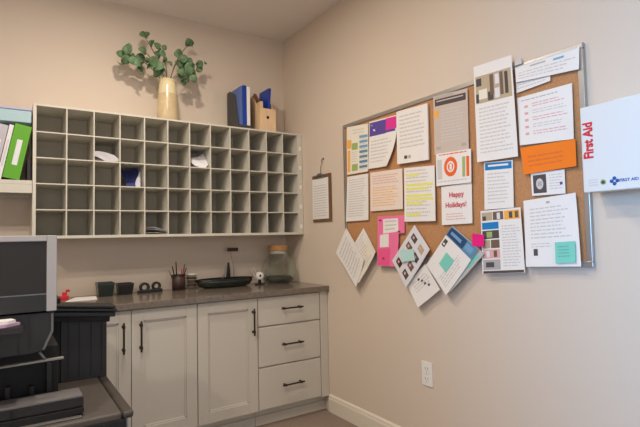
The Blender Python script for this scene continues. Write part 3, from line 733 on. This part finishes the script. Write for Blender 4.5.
for (a, b, c, d, m) in [(.03, .03, .30, .16, TAN), (.32, .03, .58, .16, BROWN), (.60, .03, .97, .17, INKOY), (.05, .09, .14, .16, INKD), (.42, .05, .50, .15, WHITEB), (.72, .05, .80, .15, INKD), (.86, .05, .94, .15, BROWN), (.03, .19, .45, .30, INKB), (.03, .32, .45, .45, INKD), (.14, .34, .28, .43, INKG), (.03, .47, .22, .60, TAN), (.24, .47, .45, .60, BROWN), (.03, .62, .45, .76, INKRP), (.12, .64, .2, .74, WHITEB), (.30, .64, .38, .74, BROWN), (.03, .78, .45, .94, INK), (.1, .82, .3, .90, INKD), (.03, .955, .98, .995, INKD)]: s.rect(a, b, c, d, m, .0004 if d - b > .1 else .0008)
s.lines(.52, .26, .95, .92, 15, INKL)
s.done('flyer', 'flyer with a column of small photos hanging over the lower frame', 'flyer', G)
s = Sheet([(-2.254, 1.902), (-2.511, 1.900), (-2.510, 1.663), (-2.260, 1.679)], D1, PAPER, .004)
for k in range(5): s.rect(.13, .20 + .14 * k, .2, .25 + .14 * k, INKRP); s.lines(.28, .18 + .14 * k, .92, .28 + .14 * k, 2, INKL if k % 2 else INKRP)
s.lines(.08, .08, .9, .13, 1, INK)
s.done('typed_page', 'white page with a reddish bulleted list above the orange sheet', 'notice', G)
s = Sheet([(-2.263, 1.666), (-2.517, 1.662), (-2.518, 1.548), (-2.277, 1.541)], D2, PAPERO, .003)
s.lines(.12, .35, .9, .85, 3, mat('ink_burnt', (224, 112, 42), .7), word=.14)
s.done('paper_sheet', 'bright orange sheet at the right of the board', 'notice', G)
s = Sheet([(-2.306, 1.543), (-2.462, 1.543), (-2.463, 1.439), (-2.309, 1.441)], D1, PAPER, .002)
s.rect(.06, .1, .46, .9, INKD).disc(.26, .5, .11, .24, INKL, .0008).rect(.2, .4, .32, .6, INK, .0009).lines(.55, .15, .95, .85, 6, INKL).rect(.85, .5, .93, .62, INKP)
s.done('business_card', 'small white card with a dark square portrait under the orange sheet', 'card', G)
s = Sheet([(-2.268, 1.422), (-2.508, 1.438), (-2.522, 1.134), (-2.274, 1.123)], D2, PAPER, .010, thick=.002)
s.rect(.45, .06, .52, .09, INK).lines(.12, .14, .9, .62, 9, INKL).lines(.12, .66, .5, .74, 2, INKL).rect(.16, .74, .24, .84, INKD)
s.done('typed_page', 'white letter with a teal sticky note in the lower right corner of board', 'notice', G)
n_ = Sheet([(-2.416, 1.233), (-2.503, 1.238), (-2.503, 1.150), (-2.417, 1.143)], D2 + .014, TEALN, .003)
n_.lines(.15, .2, .85, .8, 4, mat('ink_teal', (100, 176, 160), .7))
n_.done('sticky_note', 'teal sticky note on the white letter at the lower right', 'sticky note')
# pink notes
s = Sheet([(-1.236, 1.400), (-1.480, 1.396), (-1.482, 1.290), (-1.234, 1.270)], D1, PINKN, .003)
s.rect(.22, .15, .78, .92, PAPER).rect(.28, .25, .72, .32, INKL, .0008).rect(.28, .45, .72, .52, INKL, .0008).rect(.28, .65, .65, .72, INKL, .0008)
s.done('sticky_note', 'pink note with a white slip stuck on it, upper of the pink pair', 'sticky note', G)
s = Sheet([(-1.237, 1.285), (-1.434, 1.300), (-1.419, 1.088), (-1.234, 1.087)], D2, PINKN, .005)
s.rect(.12, .03, .55, .42, PAPER).lines(.15, .08, .5, .38, 4, INKL).rect(.02, .46, .62, .98, HOT, .0002)
s.rect(.02, .46, .62, .98, mat('note_deep_pink', (238, 92, 146), .7), .0004)
s.done('sticky_note', 'pink note below its twin with a deeper pink square, left of the photo grid', 'sticky note', G)
pin(-1.270, 1.374, D1 + .004, INKD, 'dark push pin in the left of the upper pink note')
pin(-1.442, 1.300, D1 + .006, INKD, 'dark push pin at the right between the two pink notes')
pin(-1.297, 1.137, D2 + .006, INKR, 'red push pin in the deeper pink square of the lower pink note')
# diamonds of paper hanging by one corner below the board; corners top, right, bottom, left
def diamond(top, right, bottom, left, d, m, **k): return Sheet([left, top, right, bottom], d, m, **k)
s = diamond((-1.092, 1.330), (-1.225, 1.174), (-1.048, 0.960), (-0.944, 1.181), D1 + .002, PAPER, curl=.012)
s.lines(.1, .1, .9, .9, 9, INKL)
s.done('hanging_page', 'rear white page of the left hanging pair, tilted and mostly covered', 'paper')
s = diamond((-1.151, 1.262), (-1.222, 1.153), (-1.053, 0.967), (-0.985, 1.143), D1 + .014, PAPERC, curl=.010)
s.lines(.1, .1, .9, .9, 6, INKL)
s.done('hanging_page', 'middle cream page showing as an edge behind the front left page', 'paper')
s = diamond((-0.919, 1.335), (-1.122, 1.121), (-1.030, 0.938), (-0.790, 1.161), D2 + .010, PAPER, curl=.012, thick=.002)
s.lines(.12, .12, .88, .9, 8, INKL, word=.2)
s.done('hanging_page', 'front white page hanging as a diamond off the board\'s lower left corner', 'paper')
s = diamond((-1.503, 1.137), (-1.754, 0.978), (-1.592, 0.862), (-1.434, 1.024), D1 + .004, PAPER, curl=.010)
s = Sheet([(-1.486, 0.989), (-1.641, 1.112), (-1.754, 0.979), (-1.583, 0.863)], D1 + .004, PAPER, curl=.010)
s.lines(.2, .2, .9, .6, 4, INKL).rect(.46, .18, .54, .26, INKD).rect(.55, .30, .63, .38, INKD).rect(.60, .45, .68, .53, INKD).rect(.70, .58, .78, .66, INKD)
s.done('hanging_page', 'white page with a diagonal row of dark specks hanging lowest', 'paper')
s = diamond((-1.575, 1.334), (-1.697, 1.195), (-1.500, 0.971), (-1.376, 1.123), D2 + .006, WHITEB, curl=.010, thick=.003)
r = random.Random(3)
for j in range(2):
    for i in range(4):
        u = .12 + .22 * i; v = .14 + .44 * j
        s.rect(1 - u - .13, v, 1 - u, v + .27, [INKD, BROWN, INK, DKBR, TAN, INKD, BROWN, INKD][i + 4 * j]); s.disc(1 - u - .065, v + .1, .03, .05, INKRP, .0008, 10)
s.done('photo_sheet', 'white sheet with a grid of small portraits hanging as a diamond', 'photo sheet')
n_ = Sheet([(-1.459, 1.187), (-1.571, 1.197), (-1.586, 1.132), (-1.474, 1.119)], D2 + .019, MINT, .003)
n_.done('sticky_note', 'pale mint sticky note across the diamond sheet of portraits', 'sticky note')
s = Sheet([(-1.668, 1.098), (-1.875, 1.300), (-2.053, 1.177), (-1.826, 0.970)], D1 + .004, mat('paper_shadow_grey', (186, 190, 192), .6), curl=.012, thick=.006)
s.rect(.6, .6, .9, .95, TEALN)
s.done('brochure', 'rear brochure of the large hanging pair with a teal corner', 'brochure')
s = Sheet([(-1.660, 1.107), (-1.853, 1.320), (-2.025, 1.200), (-1.806, 0.954)], D2 + .008, PAPER, curl=.010, thick=.003)
s.rect(.78, .0, 1.0, 1.0, SLATE).rect(.80, .02, .98, .62, NAVY, .0008).rect(.86, .10, .92, .5, INKBL, .0010).rect(.84, .65, .95, .9, INKBL, .001).rect(.57, .04, .72, .16, INKD, .0006).rect(.60, .07, .64, .13, PAPER, .001).lines(.08, .55, .7, .9, 5, INKL)
s.rect(.26, .30, .54, .62, TEALN, .0010)
s.done('brochure', 'front white brochure with blue spine band and teal square, hanging as a diamond', 'brochure')
o = Sheet([(-1.987, 1.278), (-2.058, 1.270), (-2.056, 1.212), (-1.987, 1.215)], D2 + .016, HOT, .004)
o.done('sticky_note', 'hot pink tag left of the flyer with the column of photos', 'tag')

# ------------------------------------------------------------------ first aid cabinet
AY0 = -2.587; AX = -.118
fa = thing('first_aid_cabinet', 'white enamel first aid cabinet on the wall at the right edge', 'first aid cabinet', (-.05, -2.78, 1.43))
MB().box(-.108, -.0005, -2.995, AY0 - .002, 1.430, 1.760, AIDW).build('body', fa, bevel=.004)
d_ = MB().box(AX, -.1085, -2.998, AY0, 1.427, 1.762, AIDW).build('door', fa, bevel=.004)
mb = MB(); text_into(mb, 'First Aid', (AX - .0006, AY0 - .043, 1.557), (0, 0, 1), (0, 1, 0), .050, AIDR, .0004, .0020, sx=.82)
mb.build('lettering', d_)
mb = MB(); text_into(mb, 'FIRST AID ONLY', (AX - .0006, AY0 - .132, 1.457), (0, -1, 0), (0, 0, 1), .015, AIDB, .0004, .0004)
for (a, b) in ((0, .010), (0, -.010), (.010, 0), (-.010, 0)):
    mb.tube([(AX - .0002, AY0 - .115 + a, 1.462 + b), (AX - .0012, AY0 - .115 + a, 1.462 + b)], .0068, AIDB, n=12)
mb.tube([(AX - .0002, AY0 - .075, 1.462), (AX - .0012, AY0 - .075, 1.462)], .010, INKG, n=16); mb.tube([(AX - .0002, AY0 - .075, 1.462), (AX - .0016, AY0 - .075, 1.462)], .006, INKD, n=12)
for k in range(3): mb.box(AX - .0012, AX - .0002, AY0 - .055 + .0, AY0 - .02, 1.452 + k * .010, 1.455 + k * .010, INKL)
mb.build('maker_mark', d_)
MB().box(-.09, -.03, -2.9, -2.7, 1.7605, 1.772, AIDW).build('carry_handle', fa, bevel=.003)

# ------------------------------------------------------------------ wall outlet
t = thing('wall_outlet', 'white duplex power outlet low on the right wall', 'outlet', (0, -1.607, .42))
MB().box(-.007, -.0005, -1.647, -1.567, .424, .557, WHITEP).build('cover_plate', t, bevel=.002)
for z in (.462, .519):
    mb = MB(); mb.box(-.0085, -.0072, -1.624, -1.590, z - .018, z + .018, WHITEP)
    mb.box(-.0089, -.0084, -1.617, -1.614, z - .004, z + .010, INKD); mb.box(-.0089, -.0084, -1.600, -1.597, z - .004, z + .010, INKD); mb.tube([(-.0084, -1.607, z - .011), (-.0089, -1.607, z - .011)], .0025, INKD)
    mb.build('socket', t, bevel=.0004)
MB().tube([(-.0072, -1.607, .4905), (-.0082, -1.607, .4905)], .003, STEEL).build('screw', t)

# ------------------------------------------------------------------ copier in the left foreground
cp = thing('copier', 'large dark office copier with a pale grey framed upper unit at left', 'copier', (-2.05, -1.3, 0))
XR = -1.634; XC = -2.55
MB().box(XC + .01, XR - .018, -1.825, -.72, .03, .680, CHAR).build('lower_body', cp, bevel=.01)
mb = MB(); mb.box(XR - .020, XR - .010, -1.80, -.75, .05, .670, mat('pale_blue_grey_plastic', (150, 160, 172), .5)); mb.build('side_cover', cp, bevel=.002)
for z in (.06, .36):
    dr = MB().box(XC + .03, XR - .03, -1.842, -1.8255, z, z + .285, BLACKP).build('paper_drawer', cp, bevel=.004)
    MB().box(-2.25, -1.95, -1.854, -1.8425, z + .215, z + .245, CHAR).build('handle', dr, bevel=.003)
for x in (XC + .06, XR - .08):
    for y in (-1.80, -.80): MB().tube([(x - .012, y, .022), (x + .012, y, .022)], .0215, BLACKM, n=16).build('caster', cp)
MB().box(XC, XR - .038, -1.845, -.72, .681, .707, CHARL).build('ledge_plate', cp, bevel=.008, seg=3)
MB().box(XR - .036, XR, -1.845, -.72, .681, .706, mat('ledge_edge_plastic', (70, 63, 58), .5)).build('ledge_trim', cp, bevel=.010, seg=3)
MB().box(XC, -1.812, -1.345, -.74, .7075, 1.050, BLACKM).box(XC, -1.842, -1.62, -1.346, .7075, .915, BLACKM).build('engine_body', cp, bevel=.004)
mb = MB(); mb.box(-1.811, -1.638, -1.345, -1.20, .7075, .968, CHAR)
for x in (-1.785, -1.745, -1.700, -1.660): mb.box(x, x + .006, -1.348, -1.3455, .72, .955, COPD)
mb.build('side_unit', cp, bevel=.004)
# layered flap over the side unit, sloping down to the right
M = Matrix.Translation((-1.866, 0, 1.027)) @ Matrix.Rotation(.105, 4, 'Y')
mb = MB(); mb.box(0.022, .258, -1.40, -1.28, -.040, -.022, CHAR, M); mb.box(.018, .262, -1.41, -1.28, -.018, -.008, BLACKP, M); mb.box(0.015, .255, -1.405, -1.28, -.004, .006, CHAR, M)
mb.box(0.03, .24, -1.39, -1.29, -.062, .000, BLACKM, M)
mb.build('flap_tray', cp, bevel=.003)
# upper unit
ub = MB(); y = -1.75
ub.box(XC, -1.860, y + .002, -1.25, 1.053, 1.300, COPG)
up = ub.build('upper_unit', cp, bevel=.004)
mb = MB(); mb.box(XC, -1.888, y - .006, y + .0015, 1.282, 1.301, COPG); mb.box(-1.888, -1.859, y - .006, y + .0015, 1.052, 1.301, COPG)
mb.build('frame_trim', cp, bevel=.002)
mb = MB(); mb.box(XC, -1.8895, y - .002, y + .0015, 1.111, 1.2815, COPD); mb.box(XC, -1.8895, y - .003, y + .0015, 1.054, 1.107, CHAR)
mb.box(-1.902, -1.8995, y - .003, y - .0015, 1.111, 1.278, CHAR); mb.box(XC, -1.90, y - .003, y - .0015, 1.268, 1.270, CHAR)
mb.build('front_cover', cp)
# scanner body under it with a chamfered lower corner
mb = MB(); mb.prism([(XC, 1.048), (-1.866, 1.048), (-1.866, .985), (-1.892, .925), (-1.93, .917), (XC, .917)], 'y', y + .004, -1.36, CHAR)
mb.build('scanner_body', cp, bevel=.004)
mb = MB(); mb.prism([(-1.874, 1.044), (-1.868, 1.044), (-1.868, .985), (-1.893, .927), (-1.899, .929), (-1.874, .987)], 'y', y, y + .0035, COPG if False else mat('mid_grey_plastic', (110, 108, 110), .5))
mb.build('edge_strip', cp)
mb = MB(); mb.box(-1.938, -1.932, y + .001, y + .0038, .935, 1.04, COPD); mb.box(-1.965, -1.962, y + .001, y + .0038, .92, 1.04, COPD); mb.build('panel_seam', cp)
# sorting tray sticking out at the left with sheets on it
mb = MB(); mb.box(XC, -1.955, y - .085, y - .008, 1.000, 1.022, CHAR); mb.build('feed_tray', cp, bevel=.002)
for k, (m, lb) in enumerate([(PINKP, 'lower pink-tinted sheet on the copier feed tray'), (PAPER, 'upper white sheet on the copier feed tray')]):
    o = MB(); z = 1.0228 + k * .009
    o.prism([(-2.30, y - .08 + k * .01), (-2.0 + k * .006, y - .08 + k * .01), (-1.962 - k * .012, y - .045), (-1.985, y - .010), (-2.30, y - .010)], 'z', z, z + .0085, m)
    tag(o.build('paper_sheet'), lb, 'paper')
# thin output tray line rising to the right
M = Matrix.Translation((-1.836, 0, .893)) @ Matrix.Rotation(-.02, 4, 'Y')
MB().box(-.70, .0, y + .005, y + .025, -.005, .001, mat('tray_grey', (132, 128, 122), .45), M).build('output_tray', cp, bevel=.001)
mb = MB(); mb.tube([(-1.906, y + .02, .918), (-1.885, y + .02, .886)], .004, mat('tray_grey', (132, 128, 122), .45), n=8); mb.build('tray_arm', cp)
for (a, h, m) in ((-2.0, .80, CHAR), (-1.880, .86, CHAR), (-1.93, .79, COPD)): MB().box(a, a + .015, -1.65, -1.6205, .708, h, m).build('tray_support', cp, bevel=.002)
# front tray box on the ledge
M = Matrix.Translation((-1.795, 0, 0)) @ Matrix.Rotation(-.05, 4, 'Y') @ Matrix.Translation((1.795, 0, 0))
mb = MB(); mb.box(XC + .02, -1.782, -1.80, -1.70, .735, .768, CHAR)
bx = mb.build('bypass_tray', cp, bevel=.006)
mb = MB(); mb.box(XC + .02, -1.786, -1.803, -1.705, .7685, .775, mat('tray_top_grey', (104, 100, 100), .5)); mb.box(-1.985, -1.98, -1.806, -1.801, .74, .768, BLACKM); mb.build('tray_lid', bx, bevel=.001)
mb = MB(); mb.prism([(-1.845, .708), (XC + .02, .708), (XC + .02, .7345), (-1.782, .7345), (-1.780, .718)], 'y', -1.801, -1.70, BLACKP); mb.build('tray_base', bx, bevel=.002)
mb = MB(); mb.box(XC + .03, -1.79, -1.822, -1.8015, .7075, .7125, mat('tray_lip_grey', (100, 96, 92), .45)); mb.build('tray_lip', bx, bevel=.002)
